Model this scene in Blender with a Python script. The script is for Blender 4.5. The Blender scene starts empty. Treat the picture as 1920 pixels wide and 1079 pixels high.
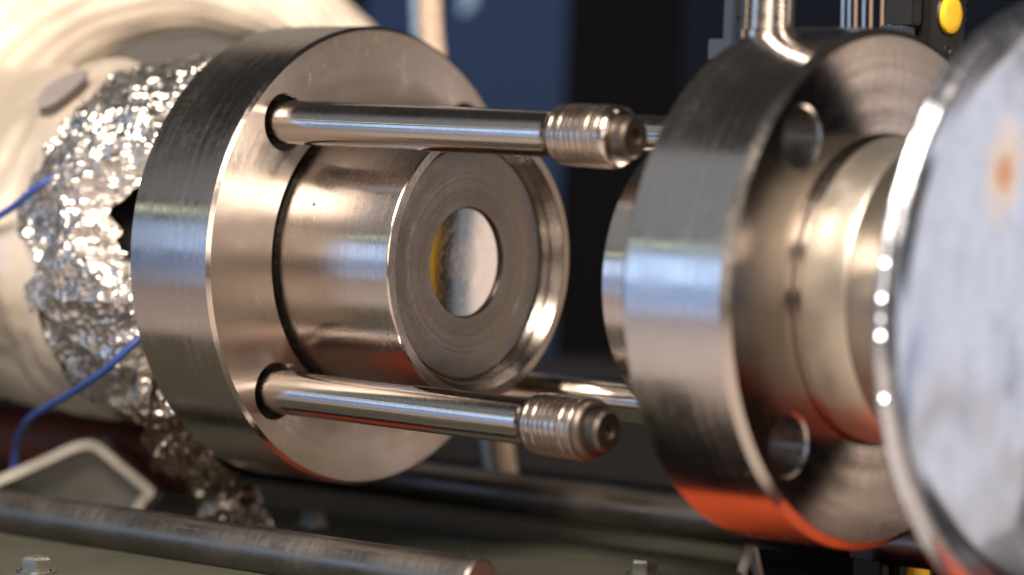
import bpy, bmesh, math, random
from mathutils import Vector, Matrix, noise
random.seed(7)
S = 0.001                                   # lengths below are in millimetres
sc = bpy.context.scene
col = sc.collection

# ------------------------------------------------------------------ camera
cam_d = bpy.data.cameras.new('camera')
cam = bpy.data.objects.new('camera', cam_d); col.objects.link(cam)
ex = Vector((0.76151, 0.64681, 0.04181)); ey = Vector((-0.05482, 0.0, 0.99850)); ez = Vector((0.64583, -0.76265, 0.03546))
M = Matrix((ex, ey, ez)).transposed().to_4x4()
M.translation = Vector((550.74, -596.20, 22.44)) * S
cam.matrix_world = M
cam_d.sensor_width = 36.0
cam_d.lens = 114.58
cam_d.clip_start = 0.01; cam_d.clip_end = 50
cam_d.dof.use_dof = True
cam_d.dof.focus_distance = 0.762
cam_d.dof.aperture_fstop = 6.3
cam_d.dof.aperture_blades = 9
sc.camera = cam

# ------------------------------------------------------------------ world and lamps
w = bpy.data.worlds.new('World'); sc.world = w; w.use_nodes = True
bg = w.node_tree.nodes['Background']
bg.inputs[0].default_value = (0.50, 0.46, 0.43, 1); bg.inputs[1].default_value = 0.075

def area(name, loc, target, sx, sy, power, color, spread=180):
    l = bpy.data.lights.new(name, 'AREA'); l.shape = 'RECTANGLE'; l.size = sx; l.size_y = sy
    l.energy = power; l.color = color; l.spread = math.radians(spread)
    o = bpy.data.objects.new(name, l); col.objects.link(o)
    o.location = loc
    d = Vector(target) - Vector(loc)
    o.rotation_euler = d.to_track_quat('-Z', 'Y').to_euler()
    return o
T0 = (0.05, 0, 0)
area('warm_work_lamp', (0.95, 0.06, 0.33), (0, -0.03, 0.01), 0.22, 0.16, 3.8, (1.0, 0.79, 0.64))
area('warm_wall_lamp', (0.46, 0.375, 0.0), (0, 0, 0), 0.12, 0.20, 0.13, (1.0, 0.76, 0.60))
area('window_right', (0.56, 0.44, 0.0), (0.2, -0.03, 0), 0.26, 0.15, 0.075, (0.62, 0.78, 1.0))
area('window_left', (-0.38, -0.66, 0.055), T0, 0.38, 0.14, 0.36, (0.48, 0.66, 1.0))
area('window_left_lower', (-0.38, -0.66, -0.10), T0, 0.38, 0.15, 0.17, (0.42, 0.60, 1.0))
area('fluorescent_tube', (-0.98, -1.14, 0.345), T0, 1.3, 0.026, 0.30, (0.90, 1.0, 0.78))
area('overhead_fill', (-0.38, -0.62, 0.47), T0, 0.55, 0.50, 0.24, (0.90, 0.94, 1.0))  # added unseen softbox, mirrored as the grey upper band on the flange rims
area('warm_ceiling_lamp', (0.42, -0.76, 0.76), (-0.1, 0, 0), 0.40, 0.55, 28.0, (1.0, 0.85, 0.71))
area('desk_lamp', (0.74, -0.86, 0.14), T0, 0.42, 0.34, 1.6, (1.0, 0.82, 0.66))

vs = sc.view_settings
vs.view_transform = 'Standard'; vs.look = 'None'; vs.exposure = 0.0; vs.gamma = 1.0
vs.use_curve_mapping = False
sc.render.engine = 'CYCLES'
sc.cycles.use_denoising = True
sc.cycles.max_bounces = 10; sc.cycles.glossy_bounces = 8
sc.cycles.sample_clamp_indirect = 8.0
sc.cycles.caustics_reflective = True

# ------------------------------------------------------------------ materials
MATS = {}
class NT:
    def __init__(s, name):
        m = bpy.data.materials.new(name); m.use_nodes = True
        s.m = m; s.t = m.node_tree; s.b = s.t.nodes['Principled BSDF']; MATS[name] = m
    def n(s, kind, **kw):
        nd = s.t.nodes.new(kind)
        for k, v in kw.items(): setattr(nd, k, v)
        return nd
    def l(s, a, b): s.t.links.new(a, b)
    def obj(s): return s.n('ShaderNodeTexCoord').outputs['Object']
    def mapped(s, scale, loc=(0, 0, 0), src=None):
        mp = s.n('ShaderNodeMapping'); mp.inputs['Scale'].default_value = scale; mp.inputs['Location'].default_value = loc
        s.l(src or s.obj(), mp.inputs['Vector']); return mp.outputs[0]
    def noise(s, vec, scale, detail=3, rough=0.5, dim='3D'):
        nd = s.n('ShaderNodeTexNoise', noise_dimensions=dim)
        nd.inputs['Scale'].default_value = scale; nd.inputs['Detail'].default_value = detail; nd.inputs['Roughness'].default_value = rough
        if dim == '1D': s.l(vec, nd.inputs['W'])
        else: s.l(vec, nd.inputs['Vector'])
        return nd.outputs['Fac']
    def rng(s, v, a, b, c, d):
        nd = s.n('ShaderNodeMapRange'); s.l(v, nd.inputs['Value'])
        for i, q in enumerate((a, b, c, d)): nd.inputs[i + 1].default_value = q
        return nd.outputs['Result']
    def math(s, op, a, b=None):
        nd = s.n('ShaderNodeMath', operation=op)
        for i, q in enumerate((a, b)):
            if q is None: continue
            if isinstance(q, (int, float)): nd.inputs[i].default_value = q
            else: s.l(q, nd.inputs[i])
        return nd.outputs[0]
    def mix(s, f, c1, c2):
        nd = s.n('ShaderNodeMix', data_type='RGBA')
        s.l(f, nd.inputs['Factor'])
        for i, c in ((6, c1), (7, c2)):
            if isinstance(c, tuple): nd.inputs[i].default_value = (*c, 1)
            else: s.l(c, nd.inputs[i])
        return nd.outputs[2]
    def bump(s, h, strength, dist):
        nd = s.n('ShaderNodeBump'); nd.inputs['Strength'].default_value = strength; nd.inputs['Distance'].default_value = dist
        s.l(h, nd.inputs['Height']); s.l(nd.outputs[0], s.b.inputs['Normal']); return nd
    def set(s, **kw):
        for k, v in kw.items():
            i = s.b.inputs[k.replace('_', ' ')]
            if isinstance(v, (int, float)): i.default_value = v
            elif isinstance(v, tuple): i.default_value = (*v, 1)
            else: s.l(v, i)

def steel(name, color, rough, aniso, groove=0.5, gscale=2500.0, smudge=0.25, faces='radial', spots=False, groove_at=None, scratch=True, tint=(0.50, 0.45, 0.40)):
    """turned steel: circumferential tool marks about the local X axis, smudges and fine scratches"""
    t = NT(name)
    oc = t.obj()
    sep = t.n('ShaderNodeSeparateXYZ'); t.l(oc, sep.inputs[0])
    r = t.math('SQRT', t.math('ADD', t.math('MULTIPLY', sep.outputs[1], sep.outputs[1]), t.math('MULTIPLY', sep.outputs[2], sep.outputs[2])))
    rx = t.math('ADD', r, t.math('MULTIPLY', sep.outputs[0], 1.7))
    g1 = t.noise(rx, gscale, 3, 0.65, '1D')
    g2 = t.noise(rx, gscale * 0.16, 2, 0.5, '1D')
    sm = t.noise(oc, 55, 5, 0.6)
    fine = t.noise(oc, 700, 3, 0.6)
    ro = t.math('ADD', t.math('ADD', t.rng(sm, 0.3, 0.7, rough * (1 - smudge), rough * (1 + smudge)), t.rng(g2, 0.3, 0.7, -0.03, 0.03)), t.rng(fine, 0.35, 0.65, -0.02, 0.03))
    if spots:   # a few brushed-out scuffs and drips on the upper part of the face
        mp = t.mapped((70, 150, 60), (0, 0.4, 0.2), oc)
        st = t.rng(t.noise(mp, 1.0, 5, 0.7), 0.56, 0.64, 0.0, 1.0)
        up = t.rng(sep.outputs[2], 0.030, 0.042, 0.0, 1.0)
        sel = t.math('MULTIPLY', st, up)
        ro = t.math('SUBTRACT', ro, t.math('MULTIPLY', sel, 0.10))
    c = t.mix(t.rng(sm, 0.35, 0.7, 0, 1), color, tuple(0.86 * a + 0.14 * b for a, b in zip(color, tint)))
    if spots: c = t.mix(t.math('MULTIPLY', sel, 0.6), c, (0.86, 0.78, 0.68))
    if groove_at: c = t.mix(t.rng(r, groove_at[0], groove_at[1], 0.0, 1.0), (0.22, 0.12, 0.08), c)
    pit = t.rng(t.noise(oc, 420, 2, 0.5), 0.74, 0.78, 0.0, 0.4)
    c = t.mix(pit, c, tuple(0.45 * q for q in color))
    for rot, sx in (((0.6, 30), (2.2, 22)) if scratch else ()):
        mp = t.n('ShaderNodeMapping'); mp.inputs['Rotation'].default_value = (rot, 0.3, rot * 0.7); mp.inputs['Scale'].default_value = (sx, 1400, sx)
        t.l(oc, mp.inputs['Vector'])
        scr = t.rng(t.noise(mp.outputs[0], 1.0, 2, 0.5), 0.70, 0.76, 0.0, 0.14)
        ro = t.math('ADD', ro, scr)
    tg = t.n('ShaderNodeTangent', direction_type='RADIAL', axis='X')
    t.l(tg.outputs[0], t.b.inputs['Tangent'])
    t.set(Base_Color=c, Metallic=1.0, Roughness=ro, Anisotropic=aniso, Anisotropic_Rotation=0.25)
    h = t.math('ADD', t.math('MULTIPLY', g1, 0.6), t.math('ADD', t.math('MULTIPLY', g2, 0.6), t.math('MULTIPLY', sm, 0.12)))
    t.bump(h, groove, 0.00006)
    return t.m
steel('steel_flange_left', (0.60, 0.545, 0.505), 0.36, 0.85, 0.35, 2200, spots=True)
steel('steel_rim_left', (0.56, 0.515, 0.49), 0.20, 0.5, 0.12, 2200, smudge=0.35, scratch=False)
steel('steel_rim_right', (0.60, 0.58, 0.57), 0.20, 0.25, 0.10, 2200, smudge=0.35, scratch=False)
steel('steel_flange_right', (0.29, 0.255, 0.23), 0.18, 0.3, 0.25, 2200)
steel('steel_tube', (0.60, 0.55, 0.515), 0.22, 0.6, 0.4, 3000)
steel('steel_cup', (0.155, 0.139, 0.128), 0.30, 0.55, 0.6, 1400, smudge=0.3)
steel('steel_bore', (0.60, 0.54, 0.49), 0.20, 0.5, 0.25, 1500)
steel('mirror_steel', (0.37, 0.325, 0.29), 0.09, 0.2, 0.1, 900, smudge=0.3)
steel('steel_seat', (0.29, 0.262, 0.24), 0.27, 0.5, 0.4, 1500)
steel('steel_rod', (0.62, 0.58, 0.55), 0.13, 0.35, 0.2, 3000, smudge=0.3)
steel('steel_thread', (0.58, 0.51, 0.45), 0.30, 0.3, 0.2, 2500, groove_at=(0.0064, 0.0067))
steel('steel_tip', (0.13, 0.105, 0.09), 0.44, 0.2, 0.2, 2500)
steel('steel_dark', (0.09, 0.08, 0.075), 0.42, 0.2, 0.2, 2500)
steel('rail_black', (0.22, 0.21, 0.20), 0.40, 0.3, 0.3, 2000)

def plain(name, color, rough, metallic=0.0, nscale=60, nvar=0.18, bump=0.15, bscale=400, coat=0.0, rvar=0.15, spec=0.5):
    t = NT(name); oc = t.obj()
    a = t.noise(oc, nscale, 5, 0.6); f = t.noise(oc, bscale, 4, 0.6)
    t.set(Base_Color=t.mix(t.rng(a, 0.3, 0.7, 0, 1), tuple(q * (1 - nvar) for q in color), tuple(min(1, q * (1 + nvar)) for q in color)),
          Metallic=metallic, Roughness=t.rng(a, 0.3, 0.7, rough * (1 - rvar), rough * (1 + rvar)), Coat_Weight=coat, Specular_IOR_Level=spec)
    t.bump(f, bump, 0.0002)
    return t.m
plain('aluminium', (0.60, 0.56, 0.51), 0.5, 0.1)
plain('cream_collar', (0.50, 0.465, 0.41), 0.38, 0.85, 60)
plain('duct_metal', (0.68, 0.61, 0.52), 0.46, 0.2, 40, 0.10, 0.3)
plain('vessel_foil', (0.74, 0.66, 0.56), 0.46, 0.5, 40, 0.10, 0.5, 120)
plain('grey_patch', (0.30, 0.27, 0.27), 0.5)
plain('blue_cord', (0.03, 0.065, 0.27), 0.5, 0, 200)
plain('bracket_zinc', (0.52, 0.50, 0.46), 0.40, 0.8)
plain('gusset_grey', (0.15, 0.155, 0.145), 0.35, 0.6)
plain('braid', (0.55, 0.45, 0.36), 0.55, 0.25, 300, 0.2, 0.3, 900)
plain('black_plastic', (0.012, 0.011, 0.0105), 0.42, 0, 200, 0.3, 0.4, 1200)
plain('grey_plastic', (0.035, 0.045, 0.065), 0.4)
plain('yellow_plastic', (0.93, 0.58, 0.03), 0.38, 0, 300, 0.05, 0.1)
plain('wire_blue', (0.16, 0.24, 0.38), 0.4)
plain('wire_tan', (0.30, 0.22, 0.15), 0.45)
plain('blue_paint', (0.0085, 0.023, 0.066), 0.7, 0, 5, 0.1, spec=0.12)
plain('navy_paint', (0.0016, 0.004, 0.010), 0.75, 0, 5, 0.1, spec=0.08)
plain('black_paint', (0.002, 0.002, 0.003), 0.8, 0, 5, spec=0.05)
plain('grey_paint', (0.013, 0.013, 0.0155), 0.6, 0, 5, spec=0.15)
plain('pale_paint', (0.10, 0.095, 0.09), 0.5, 0, 5)
plain('pale_blue', (0.25, 0.42, 0.62), 0.4)
plain('bench', (0.46, 0.41, 0.38), 0.32, 0, 8)
plain('orange_silicone', (0.54, 0.078, 0.024), 0.5, 0, 90, 0.12)
plain('red_silicone', (0.17, 0.03, 0.016), 0.5)
plain('dark_red', (0.07, 0.014, 0.010), 0.5)
plain('bolt_zinc', (0.60, 0.62, 0.58), 0.32, 1.0)

def green_plate():
    t = NT('green_plate'); oc = t.obj()
    a = t.noise(oc, 30, 6, 0.65); f = t.noise(oc, 900, 4, 0.7)
    sp = t.rng(t.noise(oc, 380, 3, 0.6), 0.60, 0.70, 0, 1)
    base = t.mix(t.rng(a, 0.3, 0.7, 0, 1), (0.058, 0.061, 0.047), (0.086, 0.088, 0.068))
    gx = t.mapped((9, 60, 1), (0.3, 0.1, 0), oc)
    dirt = t.math('MULTIPLY', t.rng(t.noise(gx, 1.0, 6, 0.75), 0.56, 0.70, 0, 0.9), t.rng(f, 0.35, 0.55, 0.3, 1))
    t.set(Base_Color=t.mix(t.math('MULTIPLY', sp, 0.5), t.mix(dirt, base, (0.03, 0.027, 0.022)), (0.06, 0.058, 0.045)), Roughness=t.rng(a, 0.3, 0.7, 0.5, 0.65), Specular_IOR_Level=0.2)
    t.bump(f, 0.2, 0.0001)
green_plate()
def foil(name, color, r0, r1, bs=0.5, sc_=160):
    t = NT(name); oc = t.obj()
    a = t.noise(oc, 200, 4, 0.6)
    t.set(Base_Color=color, Metallic=1.0, Roughness=t.rng(a, 0.3, 0.7, r0, r1))
    t.bump(t.noise(oc, sc_, 4, 0.55), bs, 0.0006)
foil('crumpled_foil', (0.76, 0.73, 0.70), 0.24, 0.36, 0.25, 700)
def stained_foil():
    t = NT('smooth_foil'); oc = t.obj()
    a = t.noise(oc, 200, 4, 0.6)
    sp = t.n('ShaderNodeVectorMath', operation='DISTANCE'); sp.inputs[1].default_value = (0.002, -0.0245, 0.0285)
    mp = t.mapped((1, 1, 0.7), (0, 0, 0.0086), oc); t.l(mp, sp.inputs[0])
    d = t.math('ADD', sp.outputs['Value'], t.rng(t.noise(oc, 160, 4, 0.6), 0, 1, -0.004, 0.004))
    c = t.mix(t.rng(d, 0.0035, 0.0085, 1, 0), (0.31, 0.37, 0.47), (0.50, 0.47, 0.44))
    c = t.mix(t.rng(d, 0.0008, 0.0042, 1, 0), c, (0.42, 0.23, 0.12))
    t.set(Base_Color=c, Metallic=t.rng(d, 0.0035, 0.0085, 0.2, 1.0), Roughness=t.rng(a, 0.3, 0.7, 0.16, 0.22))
    t.bump(t.noise(oc, 55, 4, 0.55), 0.05, 0.0006)
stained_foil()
foil('shaded_foil', (0.40, 0.36, 0.33), 0.20, 0.34, 0.25, 700)  # darker foil copy, shade under the pipe put into the colour
foil('edge_foil', (0.62, 0.69, 0.80), 0.22, 0.30, 0.05, 300)

# ------------------------------------------------------------------ mesh helpers
def link_obj(name, me, mat, parent=None):
    o = bpy.data.objects.new(name, me); col.objects.link(o)
    if mat: me.materials.append(MATS[mat])
    if parent is not None: o.parent = parent
    return o
def mesh(name, verts, faces, mat, parent=None, sharp=32, smooth=True):
    me = bpy.data.meshes.new(name)
    me.from_pydata([(a * S, b * S, c * S) for a, b, c in verts], [], faces)
    me.validate(); me.update()
    if smooth:
        me.shade_smooth()
        if sharp is not None: me.set_sharp_from_angle(angle=math.radians(sharp))
    return link_obj(name, me, mat, parent)
def from_bm(name, bm, mat, parent=None, sharp=32):
    me = bpy.data.meshes.new(name)
    bmesh.ops.scale(bm, vec=(S, S, S), verts=bm.verts)
    bm.to_mesh(me); bm.free(); me.update(); me.shade_smooth(); me.set_sharp_from_angle(angle=math.radians(sharp))
    return link_obj(name, me, mat, parent)
def thing(name, label, cat, loc=(0, 0, 0), group=None, kind=None):
    o = bpy.data.objects.new(name, None); col.objects.link(o); o.empty_display_size = 0.01
    o.location = Vector(loc) * S; tag(o, label, cat, group, kind); return o
def tag(o, label=None, cat=None, group=None, kind=None):
    if label: o['label'] = label
    if cat: o['category'] = cat
    if group: o['group'] = group
    if kind: o['kind'] = kind
    return o
def lathe_data(prof, seg=96, axis='X', closed=False, phase=0.0):
    """profile of (along, radius); a radius of 0 closes to a point"""
    V = []; F = []; rings = []
    for a, r in prof:
        if r <= 1e-6:
            rings.append([len(V)]); V.append((a, 0, 0))
        else:
            st = len(V)
            for k in range(seg):
                q = 2 * math.pi * k / seg + phase
                V.append((a, r * math.cos(q), r * math.sin(q)))
            rings.append(list(range(st, st + seg)))
    pairs = list(zip(rings[:-1], rings[1:]))
    if closed: pairs.append((rings[-1], rings[0]))
    for A, B in pairs:
        for k in range(seg):
            k2 = (k + 1) % seg
            if len(A) == 1 and len(B) == 1: continue
            if len(A) == 1: F.append((A[0], B[k2], B[k]))
            elif len(B) == 1: F.append((A[k], A[k2], B[0]))
            else: F.append((A[k], A[k2], B[k2], B[k]))
    if axis == 'Z': V = [(y, z, x) for x, y, z in V]
    if axis == 'Y': V = [(z, x, y) for x, y, z in V]
    return V, F
def lathe(name, prof, mat, parent=None, seg=96, axis='X', at=(0, 0, 0), closed=False, phase=0.0, sharp=32):
    V, F = lathe_data(prof, seg, axis, closed, phase)
    V = [(x + at[0], y + at[1], z + at[2]) for x, y, z in V]
    return mesh(name, V, F, mat, parent, sharp)
def box_bm(bm, lo, hi, bevel=0.0, rot=None, at=None):
    r = bmesh.ops.create_cube(bm, size=1.0)
    vs_ = r['verts']
    for v in vs_:
        v.co = Vector([lo[i] + (v.co[i] + 0.5) * (hi[i] - lo[i]) for i in range(3)])
    if bevel:
        ed = list({e for v in vs_ for e in v.link_edges})
        r = bmesh.ops.bevel(bm, geom=ed, offset=bevel, segments=3, affect='EDGES', profile=0.6)
        vs_ = list({v for f in r['faces'] for v in f.verts} | {v for v in vs_ if v.is_valid})
    return vs_
def box(name, lo, hi, mat, parent=None, bevel=0.3):
    bm = bmesh.new(); box_bm(bm, lo, hi, bevel); return from_bm(name, bm, mat, parent, 40)
def catmull(pts, n=12):
    P = [Vector(p) for p in pts]; P = [P[0] * 2 - P[1]] + P + [P[-1] * 2 - P[-2]]
    out = []
    for i in range(1, len(P) - 2):
        for k in range(n):
            t = k / n; a, b, c, d = P[i - 1], P[i], P[i + 1], P[i + 2]
            out.append(0.5 * ((2 * b) + (c - a) * t + (2 * a - 5 * b + 4 * c - d) * t * t + (3 * b - a - 3 * c + d) * t ** 3))
    out.append(P[-2]); return out
def tube_data(path, rad, seg=16, cap=True):
    """rad: number or function (i, angle, arc length) -> radius"""
    V = []; F = []; up = None; L = 0.0
    for i, p in enumerate(path):
        t = (path[min(i + 1, len(path) - 1)] - path[max(i - 1, 0)]).normalized()
        if up is None: up = t.orthogonal().normalized()
        up = (up - t * up.dot(t)).normalized(); sd = t.cross(up)
        if i: L += (p - path[i - 1]).length
        for k in range(seg):
            a = 2 * math.pi * k / seg
            r = rad(i, a, L) if callable(rad) else rad
            q = p + (up * math.cos(a) + sd * math.sin(a)) * r
            V.append(tuple(q))
    for i in range(len(path) - 1):
        for k in range(seg):
            k2 = (k + 1) % seg
            F.append((i * seg + k, i * seg + k2, (i + 1) * seg + k2, (i + 1) * seg + k))
    if cap:
        F.append(tuple(range(seg))[::-1]); F.append(tuple(range((len(path) - 1) * seg, len(path) * seg)))
    return V, F
def prism(name, outline, x0, x1, mat, parent=None, bevel=0.4, plane='YZ'):
    """outline of (u, v) extruded between x0 and x1 along the third axis"""
    bm = bmesh.new()
    def co(u, v, x): return (x, u, v) if plane == 'YZ' else ((u, x, v) if plane == 'XZ' else (u, v, x))
    A = [bm.verts.new(co(u, v, x0)) for u, v in outline]; B = [bm.verts.new(co(u, v, x1)) for u, v in outline]
    n = len(A)
    f1 = bm.faces.new(A[::-1]); f2 = bm.faces.new(B)
    for k in range(n): bm.faces.new((A[k], A[(k + 1) % n], B[(k + 1) % n], B[k]))
    bmesh.ops.recalc_face_normals(bm, faces=bm.faces)
    if bevel: bmesh.ops.bevel(bm, geom=list(f1.edges) + list(f2.edges), offset=bevel, segments=2, affect='EDGES')
    return from_bm(name, bm, mat, parent, 30)

def holed_flange(name, R, T, holes, bore, mat, parent, ch=0.9, seg=192, rim=None):
    """disc from x=-T to 0 with a rim, chamfers, through holes and a central bore; every hole edge is broken"""
    bm = bmesh.new()
    def ring(x, y, z, r, n):
        return [bm.verts.new((x, y + r * math.cos(2 * math.pi * k / n), z + r * math.sin(2 * math.pi * k / n))) for k in range(n)]
    def skin(A, B):
        n = len(A); return [bm.faces.new((A[k], A[(k + 1) % n], B[(k + 1) % n], B[k])) for k in range(n)]
    def fill(loops):
        ed = []
        for lp in loops:
            n = len(lp)
            for k in range(n):
                e = bm.edges.get((lp[k], lp[(k + 1) % n])) or bm.edges.new((lp[k], lp[(k + 1) % n]))
                ed.append(e)
        bmesh.ops.triangle_fill(bm, use_beauty=True, use_dissolve=False, edges=ed)
    H = list(holes) + [(0, 0, bore)]
    front = [ring(0, 0, 0, R - ch, seg)]; back = [ring(-T, 0, 0, R - ch, seg)]
    o1 = ring(-ch, 0, 0, R, seg); o2 = ring(-T + ch, 0, 0, R, seg)
    skin(back[0], o2); skin(o2, o1); skin(o1, front[0])
    for y, z, r in H:
        n = 56 if r < 20 else 160
        a = ring(0, y, z, r + 0.45, n); b = ring(-0.45, y, z, r, n); c = ring(-T + 0.45, y, z, r, n); d = ring(-T, y, z, r + 0.45, n)
        skin(a, b); skin(b, c); skin(c, d); front.append(a); back.append(d)
    fill(front); fill(back)
    bmesh.ops.recalc_face_normals(bm, faces=bm.faces)
    if rim:
        for f in bm.faces:
            c = f.calc_center_median()
            if abs(f.normal.x) < 0.9: f.material_index = 1
    o = from_bm(name, bm, mat, parent, 25)
    if rim: o.data.materials.append(MATS[rim])
    return o

# ------------------------------------------------------------------ setting
tag(box('bench_top', (-1500, -1600, -240), (1500, 480, -210), 'bench', None, 2), kind='structure')
e1 = Vector((0.762, 0.6478, 0)); e2 = Vector((0.6478, -0.762, 0))      # along and towards the front of the back wall
def wall_panel(name, u0, u1, z0, z1, mat, dist=0.0, thick=20):
    """upright panel; u runs along the back wall from the point behind the flanges"""
    O = Vector((-187.0, 277.0, 0)) - e2 * dist
    V = []
    for d in (0, -thick):
        for u, z in ((u0, z0), (u1, z0), (u1, z1), (u0, z1)):
            q = O + e1 * u + e2 * d; V.append((q.x, q.y, z))
    F = [(0, 1, 2, 3), (7, 6, 5, 4), (0, 4, 5, 1), (1, 5, 6, 2), (2, 6, 7, 3), (3, 7, 4, 0)]
    return mesh(name, V, F, mat, None, 30)
tag(wall_panel('cabinet_panel', -57, 14, -209, 330, 'blue_paint'), 'blue painted cabinet panel directly behind the left flange', 'panel')
tag(wall_panel('cabinet_panel', 14.5, 54, -209, 330, 'black_paint', 6), 'black upright cabinet panel between the blue and navy panels', 'panel')
tag(wall_panel('cabinet_panel', 54.5, 330, -209, 330, 'navy_paint', 2), 'dark navy cabinet panel behind the right flange', 'panel')
tag(wall_panel('cabinet_panel', -66, -57.5, -209, 330, 'black_paint', -4), 'narrow black cabinet post left of the blue panel', 'panel')
tag(wall_panel('cabinet_panel', -420, -66.5, 30, 330, 'pale_paint', 4), 'pale painted panel at the far left behind the curved duct', 'panel')
tag(wall_panel('equipment_box', -330, 130, -209, -41, 'grey_paint', -34, 30), 'low dark grey equipment box behind the rear rail', 'box')
tag(lathe('indicator_lamp', [(0, 0), (0, 6.2), (2, 6.2), (4, 4.5), (5, 0)], 'pale_blue', None, 32, 'Y', (-205.0, 262.0, 83.0)),
    'pale blue round button on the blue cabinet panel', 'button')

# ------------------------------------------------------------------ base: plate, rails, mat, extrusion
base = thing('base_plate', 'green grey painted base plate with hex bolts between the round rails', 'plate', (0, 30, -81))
prism('plate', [(-300, -140), (80, -140), (80, 22), (42, 74.5), (-300, 92)], 0, 6, 'green_plate', base, 0.5, 'XY')
for bx, by in ((-54.5, 9.5), (63, 4.3), (-150, 9.5), (-18, -121)):
    b = lathe('hex_bolt', [(6.0, 0), (6.0, 3.6), (9.2, 3.6), (9.8, 3.1), (9.8, 0)], 'bolt_zinc', base, 6, 'Z', (bx, by, 0), phase=0.3)
    lathe('washer', [(6.02, 3.7), (6.02, 4.7), (6.6, 4.7), (6.6, 3.7)], 'bolt_zinc', b, 32, 'Z', (bx, by, 0))
lathe('pin', [(6.0, 0), (6.0, 1.0), (6.9, 0.9), (7.1, 0)], 'steel_dark', base, 20, 'Z', (8, 2, 0))
tag(prism('machine_base', [(-300, -105), (82, -105), (82, -26), (250, -26), (250, 150), (-300, 150)], -209.5, -81.2, 'black_paint', None, 1, 'XY'), 'black machine base carrying the green grey plate', 'base')
tag(box('rear_blocker', (-300, 124, -81), (120, 130, -64), 'black_paint', None, 0.6), 'low black fence strip added along the rear edge of the green plate against low lamp light', 'blocker')  # added strip that keeps low lamp light off the plate
r1 = lathe('round_rail', [(-330, 0), (-330, 5.8), (76.2, 5.8), (77, 5.1), (77, 0)], 'rail_black', None, 64)
r1.location = (0, -43 * S, -70.2 * S)
tag(r1, 'blackened round rail with a cut end, at the front of the green plate', 'rail', 'round rails')
r2 = lathe('round_rail', [(-330, 0), (-330, 5.6), (259.2, 5.6), (260, 4.9), (260, 0)], 'rail_black', None, 64)
r2.location = (0, 61 * S, -62.6 * S)
tag(r2, 'blackened round rail at the rear, hiding the foot of the braided cable', 'rail', 'round rails')
tag(prism('silicone_mat', [(84, -24), (240, -24), (240, 100), (200, 96), (100, 30), (84, 16)], -81.0, -79.4, 'orange_silicone', None, 0.3, 'XY'),
    'orange red silicone mat under the right flange, mirrored in its rim', 'mat')
tag(prism('silicone_strip', [(-28, -34), (20, -34), (0, 6), (-28, 6)], -74.9, -73.9, 'red_silicone', None, 0.3, 'XY'),
    'dark red silicone strip under the left flange, hidden behind the front rail', 'strip')

ext = thing('aluminium_extrusion', 'aluminium profile end with forked webs beside the green plate', 'profile', (72.5, 64, -81))
def bar(name, a, b, t, x0, x1, mat, parent):
    a = Vector(a); b = Vector(b); d = (b - a).normalized(); n = Vector((-d.y, d.x)) * t / 2
    return prism(name, [tuple(a + n), tuple(a - n), tuple(b - n), tuple(b + n)], x0, x1, mat, parent, 0.2)
bar('web', (1.1, 12.0), (-3.4, 1.5), 1.15, -1.5, 1.0, 'aluminium', ext)
bar('web', (2.1, 12.0), (6.6, 1.5), 1.15, -1.5, 1.0, 'aluminium', ext)
prism('slot_lip', [(0.1, 11.9), (3.1, 11.9), (4.4, 14.4), (-1.2, 14.4)], -1.5, 1.2, 'aluminium', ext, 0.25)
prism('core', [(-5, -0.1), (8, -0.1), (8, 1.8), (-5, 1.8)], -1.5, 0.9, 'aluminium', ext, 0.2)

# ------------------------------------------------------------------ left flange and its tube
A45 = 32.6
rods_at = [(-32.9, 32.1), (-32.6, -32.9), (32.6, 32.6), (32.6, -32.6)]
fl = thing('steel_flange', 'thick brushed steel flange with guide rods through it, wrapped in foil behind', 'flange', (0, 0, 0), 'matching thick steel flanges')
holed_flange('flange_body', 57, 27.5, [(y, z, 6.6) for y, z in rods_at], 35.3, 'steel_flange_left', fl, rim='steel_rim_left')
# burr left on the lower hole
V, F = tube_data(catmull([(0.15, -28.4, -26.9), (0.5, -27.3, -26.8), (0.6, -26.6, -27.6), (0.2, -26.3, -28.6)], 6), 0.35, 8)
mesh('burr', V, F, 'steel_rod', fl)

tu = thing('steel_tube', 'short polished steel tube with conical seat and small bore, standing out of the left flange', 'tube', (0, 0, 0))
lathe('tube_wall', [(-24, 31), (-24, 33.6), (35.5, 33.6), (35.9, 33.35), (36, 33.2)], 'steel_tube', tu, 192)
lathe('lip_face', [(36, 33.2), (36, 31.15), (35.85, 30.95)], 'steel_seat', tu, 192, sharp=15)
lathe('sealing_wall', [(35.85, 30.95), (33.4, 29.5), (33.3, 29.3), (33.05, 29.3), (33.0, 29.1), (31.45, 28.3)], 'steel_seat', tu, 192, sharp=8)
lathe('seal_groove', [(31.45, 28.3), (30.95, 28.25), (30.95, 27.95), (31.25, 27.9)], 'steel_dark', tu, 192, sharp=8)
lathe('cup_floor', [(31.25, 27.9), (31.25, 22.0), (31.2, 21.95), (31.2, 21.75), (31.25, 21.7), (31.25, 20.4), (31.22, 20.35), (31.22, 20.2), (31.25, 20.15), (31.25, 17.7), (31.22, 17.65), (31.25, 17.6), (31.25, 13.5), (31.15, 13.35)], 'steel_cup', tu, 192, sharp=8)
lathe('mirror_step', [(31.15, 13.35), (30.3, 13.3), (30.2, 13.1)], 'steel_dark', tu, 128)
lathe('mirror_disc', [(30.2 - 0.5 * (1 - (k / 12.0) ** 2), 13.1 * k / 12.0) for k in range(12, -1, -1)], 'mirror_steel', tu, 128, sharp=60)
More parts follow.
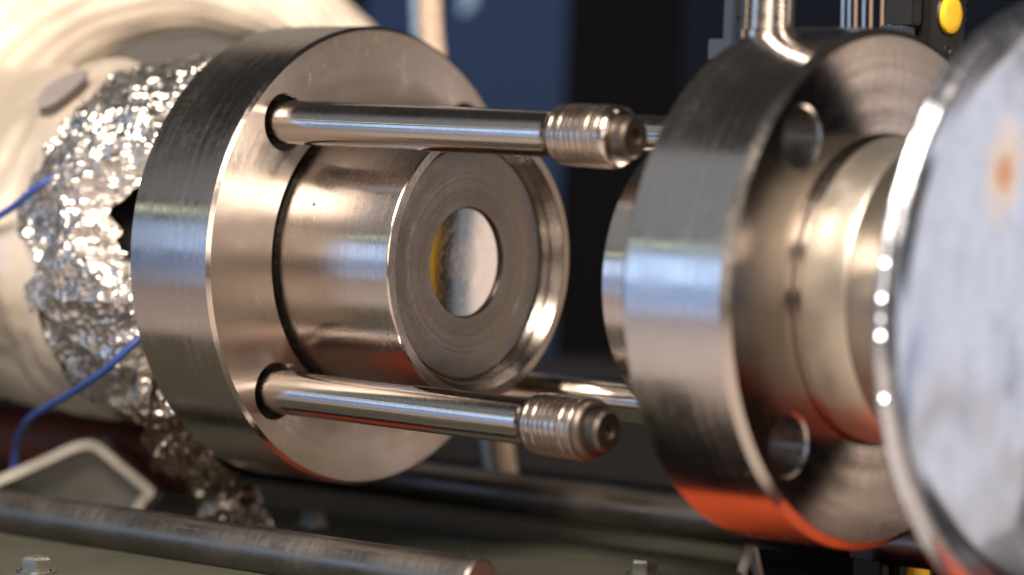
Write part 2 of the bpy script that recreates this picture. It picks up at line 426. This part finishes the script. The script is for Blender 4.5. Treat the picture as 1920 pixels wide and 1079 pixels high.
lathe('pit_mark', [(0, 0), (0.05, 0.42), (-0.3, 0.3), (-0.5, 0)], 'black_plastic', tu, 14, 'X', (0, 0, 0)).matrix_local = Matrix.Translation(Vector((9.0, -31.15, 12.65)) * S) @ Matrix.Rotation(math.radians(158), 4, 'X') @ Matrix.Rotation(math.radians(90), 4, 'Z')
lathe('back_disc', [(-23, 0), (-23, 33)], 'steel_dark', tu, 64)

# ------------------------------------------------------------------ guide rods
def guide_rod(y, z, shaft_end, drop, label, thread=True, tip=True, x0=-26):
    t = thing('guide_rod', label, 'rod', (0, y, z), 'guide rods')
    t.rotation_euler = (0, math.atan2(drop, 80.0), 0)
    if not thread:
        lathe('shaft', [(x0, 0), (x0, 5.3), (shaft_end - 0.6, 5.3), (shaft_end, 5.0), (shaft_end, 0)], 'steel_rod', t, 64)
        return t
    a = shaft_end
    lathe('shaft', [(x0, 0), (x0, 5.3), (a - 2.6, 5.3), (a - 1.5, 5.42), (a - 0.7, 5.75), (a - 0.2, 6.2), (a, 6.25), (a, 5.6)], 'steel_rod', t, 64, sharp=50)
    pr = [(a, 5.6), (a + 0.25, 5.9), (a + 0.5, 6.45)]
    k = a + 0.5; L = 14.6
    steps = [1.25, 1.5, 1.3, 1.55, 1.4, 1.75, 1.9, 1.2, 1.55, 1.2]
    for i, w_ in enumerate(steps):
        top = 6.75 + min(0.35, 0.14 * i)
        pr += [(k + 0.10, top - 0.06), (k + 0.3 * w_, top), (k + 0.7 * w_, top), (k + w_ - 0.26, top - 0.06), (k + w_ - 0.14, top - 0.45), (k + w_, top - 0.45)]
        k += w_
    lathe('threaded_end', pr, 'steel_thread', t, 72, sharp=24)
    lathe('end_shoulder', [(k, 6.8), (k + 0.15, 7.05), (k + 1.0, 7.0), (k + 1.8, 6.6), (k + 2.3, 5.9), (k + 2.4, 5.2), (k + 2.4, 0)], 'steel_tip' if tip == 2 else 'steel_tube', t, 64, sharp=40)
    e = k + 2.4
    lathe('tip', [(e, 0), (e, 4.9), (e + 2.6, 4.8), (e + 3.4, 4.1), (e + 3.4, 2.0), (e + 2.2, 1.9), (e + 2.2, 0)], 'steel_dark' if tip == 2 else 'steel_tip', t, 48)
    return t
guide_rod(*rods_at[0], 86.6, 0.75, 'polished guide rod with coppery threaded end, upper front one across the tube mouth', tip=1)
guide_rod(*rods_at[1], 82.4, 0.9, 'polished guide rod below the tube mouth, with threaded end and dark tip', tip=2)
guide_rod(*rods_at[2], 142, 0, 'polished guide rod almost wholly hidden behind the upper front rod', thread=False)
guide_rod(*rods_at[3], 142, 0, 'plain polished guide rod behind the lower threaded rod, running into the right flange', thread=False)

# ------------------------------------------------------------------ right flange, its tube, stud, foil covered disc
fr = thing('steel_flange', 'thick steel flange on the right with empty rod holes and orange reflection below', 'flange', (152, 0, 0), 'matching thick steel flanges')
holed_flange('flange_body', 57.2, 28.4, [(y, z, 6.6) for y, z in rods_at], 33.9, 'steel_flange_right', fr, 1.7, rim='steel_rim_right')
t2 = thing('steel_tube', 'steel tube stub passing through the right flange, its collar facing the foil disc', 'tube', (152, 0, 0))
lathe('tube_wall', [(-51.6, 30.5), (-52, 31), (-52, 33.2), (-51.6, 33.6), (2.2, 33.6)], 'steel_tube', t2, 160)
lathe('collar', [(2.2, 33.6), (12.2, 33.6), (13.0, 33.2), (13.2, 32.8)], 'cream_collar', t2, 160)
lathe('collar_face', [(13.2, 32.8), (13.2, 14), (5, 13.5), (5, 0)], 'cream_collar', t2, 128)
lathe('rear_seat', [(-51.6, 30.5), (-46, 24), (-46, 0)], 'steel_cup', t2, 128)
st = thing('steel_stud', 'shiny round steel stud rising from the top of the right flange', 'stud', (127, -12, 55.0))
sp = lathe('stud_shaft', [(-2, 0), (-2, 5.4), (40, 5.4), (40, 0)], 'steel_tube', st, 48)
sp.rotation_euler = (0, math.radians(-90), 0)
sl = lathe('stud_collar', [(-1.2, 5.3), (-1.2, 6.0), (0.8, 6.0), (1.0, 5.8), (1.0, 5.3)], 'steel_tube', st, 48)
sl.rotation_euler = (0, math.radians(-90), 0)

fd = thing('foil_covered_disc', 'large pale shiny foil covered disc at the right edge, closest to the camera', 'disc', (195, 0, -1.5))
def ring_mesh(name, prof, NA, disp, mat, parent, smooth):
    V = []; F = []
    for i, (x, r) in enumerate(prof):
        for k in range(NA):
            a = 2 * math.pi * k / NA
            p = Vector((x, r * math.cos(a), r * math.sin(a)))
            dx, dr = disp(p, r)
            V.append((x + dx, (r + dr) * math.cos(a), (r + dr) * math.sin(a)))
    for i in range(len(prof) - 1):
        for k in range(NA):
            k2 = (k + 1) % NA
            F.append((i * NA + k, i * NA + k2, (i + 1) * NA + k2, (i + 1) * NA + k))
    if prof[0][1] < 1: F.append(tuple(range(NA))[::-1])
    return mesh(name, V, F, mat, parent, 60 if smooth else None, smooth=smooth)
def fdisp(p, r):
    e = min(1, (61.6 - r) / 4.0)
    return ((noise.noise(p / 34.0) * 1.1 + noise.noise(p / 15.0 + Vector((5, 0, 0))) * 0.34 + noise.noise(p / 6.0 + Vector((1, 5, 0))) * 0.04) * e, 0)
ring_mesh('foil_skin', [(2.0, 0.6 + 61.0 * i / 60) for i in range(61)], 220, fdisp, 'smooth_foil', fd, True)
def edisp(p, r):
    q = noise.noise(p / 2.2) * 0.05 + noise.noise(p / 6.0) * 0.30
    return (noise.noise(p / 4.0 + Vector((9, 9, 9))) * 0.10, q)
ring_mesh('foil_edge', [(2.0, 61.6), (1.9, 62.6), (1.6, 63.5), (1.1, 64.3), (0.5, 64.9), (-0.2, 65.25), (-0.6, 65.3), (-1.0, 65.2), (-1.4, 64.8), (-1.6, 64.0), (-1.6, 40.0)], 420, edisp, 'edge_foil', fd, True)
hcr = (Vector((0.550, -0.596, 0.022)) - Vector((0.195, -0.065, 0))).normalized() + (Vector((0.42, -0.76, 0.76)) - Vector((0.195, -0.065, 0))).normalized()
hcr.normalize(); ha = hcr.orthogonal().normalized(); hb = hcr.cross(ha)
for zz, sz in ((9.0, 0.42), (2.2, 0.40), (-1.8, 0.22), (-5.1, 0.46), (-17.5, 0.40)):     # facets added to the foil edge, aimed to glint the warm lamp at the camera
    c0 = Vector((0.4, -math.sqrt(65.0 ** 2 - zz * zz), zz))
    top = [c0 + hcr * 0.5 + (ha * math.cos(q) + hb * math.sin(q)) * sz for q in [k * math.pi / 3 for k in range(6)]]
    bot = [c0 - hcr * 0.5 + (ha * math.cos(q) + hb * math.sin(q)) * sz * 2.2 for q in [k * math.pi / 3 for k in range(6)]]
    mesh('glint_facet', [tuple(q) for q in top + bot], [tuple(range(6))] + [(k, k + 6, (k + 1) % 6 + 6, (k + 1) % 6) for k in range(6)], 'edge_foil', fd, 10)
lathe('hub', [(-30.0, 20), (-30, 24), (-1.5, 24), (-1.5, 20)], 'steel_tube', fd, 96)
lathe('hub_plate', [(-1.7, 0), (-1.7, 42)], 'steel_cup', fd, 96)

# ------------------------------------------------------------------ left side: pipe, foil, vessel, duct, cords, bracket
def crumple(p, a=1.0):
    d1 = noise.voronoi(p / 9.0)[0]; d2 = noise.voronoi(p / 3.0 + Vector((3, 7, 1)))[0]
    q = p + Vector((noise.noise(p / 11.0), noise.noise(p / 11.0 + Vector((7, 0, 0))), noise.noise(p / 11.0 + Vector((0, 7, 0))))) * 6
    fold = 1 - abs(noise.noise(q / 15.0 + Vector((2, 2, 2)))) * 2.4        # sharp large folds
    fine = 0.6 + 0.6 * max(0.0, min(1.0, 0.5 + 1.6 * noise.noise(p / 20.0 + Vector((40, 0, 0)))))
    return a * (1.7 * fold - 1.2 + 0.8 * (d1[1] - d1[0]) + fine * 1.5 * (d2[1] - d2[0]) + fine * 0.5 * noise.noise(p / 1.6))
pp = thing('wrapped_pipe', 'pipe behind the left flange bandaged in crumpled aluminium foil', 'pipe', (-28, 0, 0))
lathe('pipe_wall', [(0.2, 30), (0.2, 34), (-46, 34), (-46, 30)], 'black_plastic', pp, 96)
V = []; F = []; NA, NX = 420, 110
for i in range(NX + 1):
    f = i / NX
    for k in range(NA):
        a = 2 * math.pi * k / NA
        c, s_ = math.cos(a), math.sin(a)
        cs = 1.0 if c < 0.2 else 0.0
        front = -3.0 - 6.0 * max(0, noise.noise(Vector((c * 1.7, s_ * 1.7, 4.0)))) - 3.2 * noise.noise(Vector((c * 5, s_ * 5, 1.0))) - 1.5 * noise.noise(Vector((c * 14, s_ * 14, 1.0)))
        front -= cs * (6.0 * max(0.0, 1 - abs(s_ + 0.02) / 0.12) + 21.0 * max(0.0, 1 - abs(s_ - 0.18) / 0.42) ** 1.0 + 15.0 * max(0.0, 1 - abs(s_ + 0.78) / 0.12))
        back = -50.0 - 7.0 * noise.noise(Vector((c * 3, s_ * 3, 9.0))) - 3.0 * noise.noise(Vector((c * 9, s_ * 9, 2.0)))
        x = front + (back - front) * f
        R = 46.5 + 4.2 * math.sin(math.pi * min(1, f * 0.9 + 0.12)) - 5.5 * (1 - f) ** 5
        p = Vector((x, R * c, R * s_))
        R += crumple(p, 1.0) - 1.0
        x2 = x + 1.3 * noise.noise(p / 4.0 + Vector((20, 0, 0)))
        V.append((x2, R * c, R * s_))
for i in range(NX):
    for k in range(NA):
        k2 = (k + 1) % NA
        a, b, c, d = i * NA + k, i * NA + k2, (i + 1) * NA + k2, (i + 1) * NA + k
        F.append((a, b, c)); F.append((a, c, d))
mesh('foil_bandage', V, F, 'crumpled_foil', pp, None, smooth=False)
def foil_sheet(name, pts, width_dir, width, mat, parent=None, amp=1.0, nu=90, nv=46, seed=0):
    """crumpled strip of foil hung along a path"""
    path = catmull(pts, max(2, nu // (len(pts) - 1)))
    wd = Vector(width_dir).normalized(); V = []; F = []
    for i, p in enumerate(path):
        t = (path[min(i + 1, len(path) - 1)] - path[max(i - 1, 0)]).normalized(); nn = t.cross(wd).normalized()
        ww = width * (0.8 + 0.5 * noise.noise(Vector((i * 0.08, seed, 0))))
        for k in range(nv + 1):
            q = p + wd * ((k / nv - 0.5) * ww)
            q = q + nn * (crumple(q + Vector((seed * 31, 0, 0)), amp) + 3.0 * amp * noise.noise(q / 9 + Vector((seed, 0, 0)))) + t * 1.5 * noise.noise(q / 3)
            V.append(tuple(q))
    m = nv + 1
    for i in range(len(path) - 1):
        for k in range(nv):
            a, b, c, d = i * m + k, i * m + k + 1, (i + 1) * m + k + 1, (i + 1) * m + k
            F.append((a, b, c)); F.append((a, c, d))
    o = mesh(name, V, F, mat, parent, None, smooth=False)
    return o
o = foil_sheet('foil_scrap', [(-36, -32, -28), (-40, -30, -40), (-44, -22, -50), (-48, -10, -58), (-50, 2, -66), (-50, 8, -76)], (0.76, 0.64, 0.0), 22, 'shaded_foil', None, 1.0, 100, 60, 2)
tag(o, 'ragged foil scrap hanging under the foil wrapped pipe down to the front rail', 'foil')

ve = thing('foil_wrapped_vessel', 'tan coloured vessel smoothly wrapped in foil at the left edge', 'vessel', (-82, 0, 0))
V = []; F = []; NA, NX = 200, 90
for i in range(NX + 1):
    x = 6 - 190 * i / NX
    for k in range(NA):
        a = 2 * math.pi * k / NA
        p = Vector((x, 46.5 * math.cos(a), 46.5 * math.sin(a)))
        R = 45.0 + 4.2 * noise.noise(p / 24.0) + 3.0 * abs(noise.noise(Vector((p.x / 9.0, p.y / 22.0, p.z / 22.0)) + Vector((0, 4, 0)))) + 0.3 * noise.noise(p / 3)
        V.append((x, R * math.cos(a), R * math.sin(a)))
for i in range(NX):
    for k in range(NA):
        k2 = (k + 1) % NA
        F.append((i * NA + k, i * NA + k2, (i + 1) * NA + k2, (i + 1) * NA + k))
mesh('foil_skin', V, F, 'vessel_foil', ve, None)
V = []; F = []
for i in range(13):
    for k in range(13):
        u, v = i / 6 - 1, k / 6 - 1
        rr = math.sqrt(max(1e-6, u * u + v * v)); sq = max(abs(u), abs(v)) / rr
        x = -2 + 5.5 * u * sq; a = math.radians(127 + 10 * v * sq)
        V.append((x, 49.6 * math.cos(a), 49.6 * math.sin(a)))
for i in range(12):
    for k in range(12): F.append((i * 13 + k, i * 13 + k + 1, (i + 1) * 13 + k + 1, (i + 1) * 13 + k))
V2 = [(x, y * 0.985, z * 0.985) for x, y, z in V]; m = len(V)
F2 = [tuple(m + q for q in f[::-1]) for f in F]
mesh('grey_patch', V + V2, F + F2, 'grey_patch', ve)

# big curved duct sweeping over the vessel
dc = thing('curved_duct', 'large pale curved metal duct with fine lengthwise ribs above the foil', 'duct', (-136, 69, 7))
V = []; F = []; NS, NC = 110, 120
er = Vector((0.7615, 0.6468, 0.0418)); eu = Vector((-0.0548, 0, 0.9985)); en = Vector((0.6458, -0.7627, 0.0355))
for i in range(NS + 1):
    th = math.radians(42 + 171 * i / NS)
    dirv = er * math.cos(th) + eu * math.sin(th)
    ri = 52.0; ro = 74.5 + 27.0 * max(0, min(1, (math.degrees(th) - 50) / 80))
    rm, hw = (ri + ro) / 2, (ro - ri) / 2
    for k in range(NC):
        a = 2 * math.pi * k / NC
        wob = 1.6 * noise.noise(Vector((i * 0.11, math.cos(a) * 1.2, math.sin(a) * 1.2)))
        rib = 0.40 * math.cos(24 * a + 0.6 * noise.noise(Vector((i * 0.2, 3, 0)))) + wob
        q = dirv * (rm + (hw + rib) * math.cos(a)) + en * ((13 + rib) * math.sin(a))
        V.append(tuple(q))
for i in range(NS):
    for k in range(NC):
        k2 = (k + 1) % NC
        F.append((i * NC + k, i * NC + k2, (i + 1) * NC + k2, (i + 1) * NC + k))
mesh('duct_wall', V, F, 'duct_metal', dc, 60)

def cord(name, pts, r, mat, label, cat, group=None, seg=14):
    V, F = tube_data(catmull(pts, 14), r, seg)
    o = mesh(name, V, F, mat, None); tag(o, label, cat, group); return o
cord('blue_string', [(-101, -52, -4), (-93.3, -50.8, 0.7), (-85.5, -50.0, 4.8), (-78.5, -49.2, 8.4), (-71.6, -48.4, 13.1), (-69.2, -45.7, 16.0), (-70.5, -40, 18.3)], 0.95, 'blue_cord', 'blue cord crossing the tan vessel and tucked into the upper foil', 'cord', 'blue cords')
cord('blue_string', [(-111.7, -17.9, -66.2), (-108.2, -19.8, -59.3), (-102.8, -24.0, -54.2), (-89.1, -32.5, -47.2), (-76.1, -37.5, -42.5), (-64.6, -41.0, -38.5), (-47.9, -44.5, -31.1), (-39.5, -43.4, -24.3), (-37.5, -34.9, -18.1)], 0.95, 'blue_cord', 'blue cord curving down over the lower foil behind the bent bracket', 'cord', 'blue cords')
# bent sheet bracket
bk = thing('bent_bracket', 'bent zinc sheet bracket, hat shaped, in front of the foil at lower left', 'bracket', (-45, -56, -60))
B0 = Vector((-88, -13, -75))
bk.location = B0 * S
pth = catmull([(-116, -37.5, -70.5), (-107.9, -30.4, -65.2), (-104.8, -27.7, -63.0), (-96.5, -20.4, -57.6), (-91.3, -15.8, -54.1), (-88.2, -13.1, -52.9), (-85.3, -10.7, -53.6), (-80.4, -6.8, -58.2), (-74.6, -2.1, -64.0), (-73.5, -1.3, -65.5), (-73.9, -1.7, -67.2), (-75.3, -2.9, -69.5), (-77.5, -4.9, -75.0)], 6)
V = []; F = []; dd = Vector((-0.55, 0.83, 0)) * 24
for i, p in enumerate(pth):
    p = p - B0
    tq = (pth[min(i + 1, len(pth) - 1)] - pth[max(i - 1, 0)]).normalized()
    nn = tq.cross(Vector((-0.646, 0.763, 0))).normalized()
    if nn.z > 0: nn = -nn
    if i > len(pth) - 20 and nn.x > 0: nn = -nn
    for q in (p, p + dd, p + dd + nn * 2.6, p + nn * 2.6): V.append(tuple(q))
for i in range(len(pth) - 1):
    for k in range(4): F.append((i * 4 + k, i * 4 + (k + 1) % 4, (i + 1) * 4 + (k + 1) % 4, (i + 1) * 4 + k))
F += [(0, 1, 2, 3), tuple(len(V) - 4 + k for k in (3, 2, 1, 0))]
mesh('bracket_sheet', V, F, 'bracket_zinc', bk, 40)
wv = [p - B0 + Vector((-0.55, 0.83, 0)) * 9 + Vector((0, 0, -1.2)) for p in pth[6:-4]]
o1 = [tuple(p) for p in wv] + [(wv[-1].x - 1, wv[-1].y, 0.2), (wv[0].x, wv[0].y, 0.2)]
n1 = len(o1); o2 = [(a - 0.9, b + 1.3, c) for a, b, c in o1]
mesh('gusset', o1 + o2, [tuple(range(n1)), tuple(range(2 * n1 - 1, n1 - 1, -1))] + [(k, k + n1, (k + 1) % n1 + n1, (k + 1) % n1) for k in range(n1)], 'gusset_grey', bk, 20)
tag(lathe('red_hose', [(-150, 0), (-150, 9), (40, 9), (41, 8), (41, 0)], 'dark_red', None, 48, 'X', (-110, 10, -58)), 'dark red hose lying under the tan vessel at lower left', 'hose')

# ------------------------------------------------------------------ behind: braided cable, latches, wires
def braid(i, a, L):
    return 3.25 + 0.22 * math.sin(7 * a + L * 2.6) + 0.22 * math.sin(7 * a - L * 2.6)
path = catmull([(-40.6, 60.2, 98), (-39.7, 60.4, 80.8), (-38.6, 60.7, 66), (-37.1, 61.3, 53.6), (-31.1, 64.7, 17.8), (-22.4, 70.1, -25.0), (-17.7, 72.9, -49.9), (-15.0, 74.4, -68)], 60)
V, F = tube_data(path, braid, 42)
cb = mesh('braided_cable', V, F, 'braid', None, 60)
tag(cb, 'beige braided cable hanging straight down behind the left flange', 'cable')
V, F = tube_data(catmull([(-60.2, 76.2, 98), (-58.1, 76.9, 64.6), (-56.5, 77.7, 54.3), (-49.5, 81.6, 10.2), (-41.5, 86.3, -33.9), (-36, 90, -62)], 8), 2.0, 20)
tag(mesh('blue_cable', V, F, 'wire_blue', None), 'thin pale blue cable running beside the beige braided one', 'cable')

yb = thing('yellow_box', 'yellow plastic box right of the frame, mirrored in the tube disc', 'box', (206, 290, -209))
yq = prism('box_shell', [(-15, -14), (26, -14), (26, 14), (-15, 14)], 0, 250, 'yellow_plastic', yb, 2, 'XY')
yl = prism('box_lid', [(-16, -15), (27, -15), (27, 15), (-16, 15)], 250.2, 258, 'black_plastic', yb, 1.5, 'XY')
yq.rotation_euler = yl.rotation_euler = (0, 0, math.radians(-32))
def latch(loc, label, up=1):
    t = thing('cable_latch', label, 'latch', loc, 'black latches with yellow buttons')
    o = []
    for k in range(25):
        a = math.pi + math.pi * k / 24
        o.append((8.0 * math.cos(a) * (1.0 if k not in (0, 24) else 1), -2.5 + 6.0 * math.sin(a)))
    o = [(-8.2, 26 * 1)] + o + [(8.2, 26)]
    if up < 0: o = [(-u, -v) for u, v in o]
    prism('latch_body', o, -9, 0, 'black_plastic', t, 0.9)
    bz = 5.2 * up
    lathe('button', [(0.02, 0), (0.02, 4.6), (0.9, 4.5), (1.3, 3.9), (1.45, 2.5), (1.5, 0)], 'yellow_plastic', t, 48, 'X', (0, 0, bz))
    lathe('button_ring', [(0.02, 4.65), (0.4, 4.8), (0.5, 5.2), (0.02, 5.5)], 'black_plastic', t, 48, 'X', (0, 0, bz))
    lathe('screw_hole', [(0.05, 1.0), (0.25, 1.1), (0.3, 1.5), (0.05, 1.7)], 'black_plastic', t, 24, 'X', (0, 0, bz - 9.0 * up * 0.95))
    prism('side_block', [(-13.0, 2 * up), (-9.2, 2 * up), (-9.2, 26 * up), (-13.0, 26 * up)], -10, -1.5, 'black_plastic', t, 0.6)
    prism('side_rib', [(-14.6, -1.6 * up), (-9.6, -1.6 * up), (-9.6, 1.7 * up), (-14.6, 1.7 * up)], -10, -3.0, 'grey_plastic', t, 0.4)
    for q in range(5):
        prism('grip_rib', [(5.6, (4 + 2.2 * q) * up), (7.0, (4 + 2.2 * q) * up), (7.0, (5 + 2.2 * q) * up), (5.6, (5 + 2.2 * q) * up)], 0.01, 0.5, 'black_plastic', t, 0.1)
    return t
latch((118.6, 73.2, 59.6), 'black plastic latch with round yellow button above the right flange')
latch((119.8, 68.4, -65.0), 'black plastic latch with round yellow button below the right flange', -1)
cols = ['wire_blue', 'wire_blue', 'wire_tan', 'wire_blue', 'wire_tan', 'wire_tan', 'wire_blue', 'wire_blue']
ys = [(92.2, 66.4), (93.4, 67.4), (94.7, 68.4), (96.1, 69.8), (97.5, 70.9), (99.6, 72.7), (101.0, 73.9), (103.0, 75.6)]
nm = ['leftmost', 'second from the left', 'third from the left', 'fourth from the left', 'fourth from the right', 'third from the right', 'second from the right', 'rightmost']
for k, ((x, y), c) in enumerate(zip(ys, cols)):
    V, F = tube_data(catmull([(x - 1.5 + 0.5 * math.sin(k * 2.1), y, 112), (x - 0.4, y, 84), (x, y, 66), (x + 0.4, y + 1, 40)], 8), 0.45, 12)
    tag(mesh('thin_wire', V, F, c, None), ('pale blue' if c == 'wire_blue' else 'tan') + ' thin upright wire behind the right flange, ' + nm[k] + ' of eight', 'wire', 'thin wires behind the right flange')
cl = thing('plastic_clip', 'dark blue grey plastic clip behind the top left of the right flange', 'clip', (72.5, 49.5, 56))
prism('clip_post', [(-1.5, 1), (0.4, 1), (0.4, 20), (-1.5, 20)], -3, 0, 'grey_plastic', cl, 0.3)
prism('clip_post', [(2.6, 1), (4.6, 1), (4.6, 20), (2.6, 20)], -3, 0, 'grey_plastic', cl, 0.3)
prism('clip_top', [(0.5, 6.8), (2.5, 6.8), (2.5, 20), (0.5, 20)], -3, -0.4, 'grey_plastic', cl, 0.3)
prism('clip_foot', [(-3.5, -4), (5.5, -4), (5.5, 1.1), (-3.5, 1.1)], -6, 1.5, 'grey_plastic', cl, 0.5)

# black cable chain behind the wires
ch = thing('cable_chain', 'black segmented cable chain behind the thin wires at the top right', 'chain', (104, 88, 50))
for k in range(6):
    z0 = 2 + k * 9.2
    for u0, u1 in ((-14, -11), (9, 12)): prism('link_plate', [(u0, z0), (u1, z0), (u1, z0 + 8.2), (u0, z0 + 8.2)], -6, 2, 'black_plastic', ch, 0.8)
    prism('cross_bar', [(-11.2, z0 + 2.2), (9.2, z0 + 2.2), (9.2, z0 + 5.2), (-11.2, z0 + 5.2)], -5, -2.5, 'black_plastic', ch, 0.6)
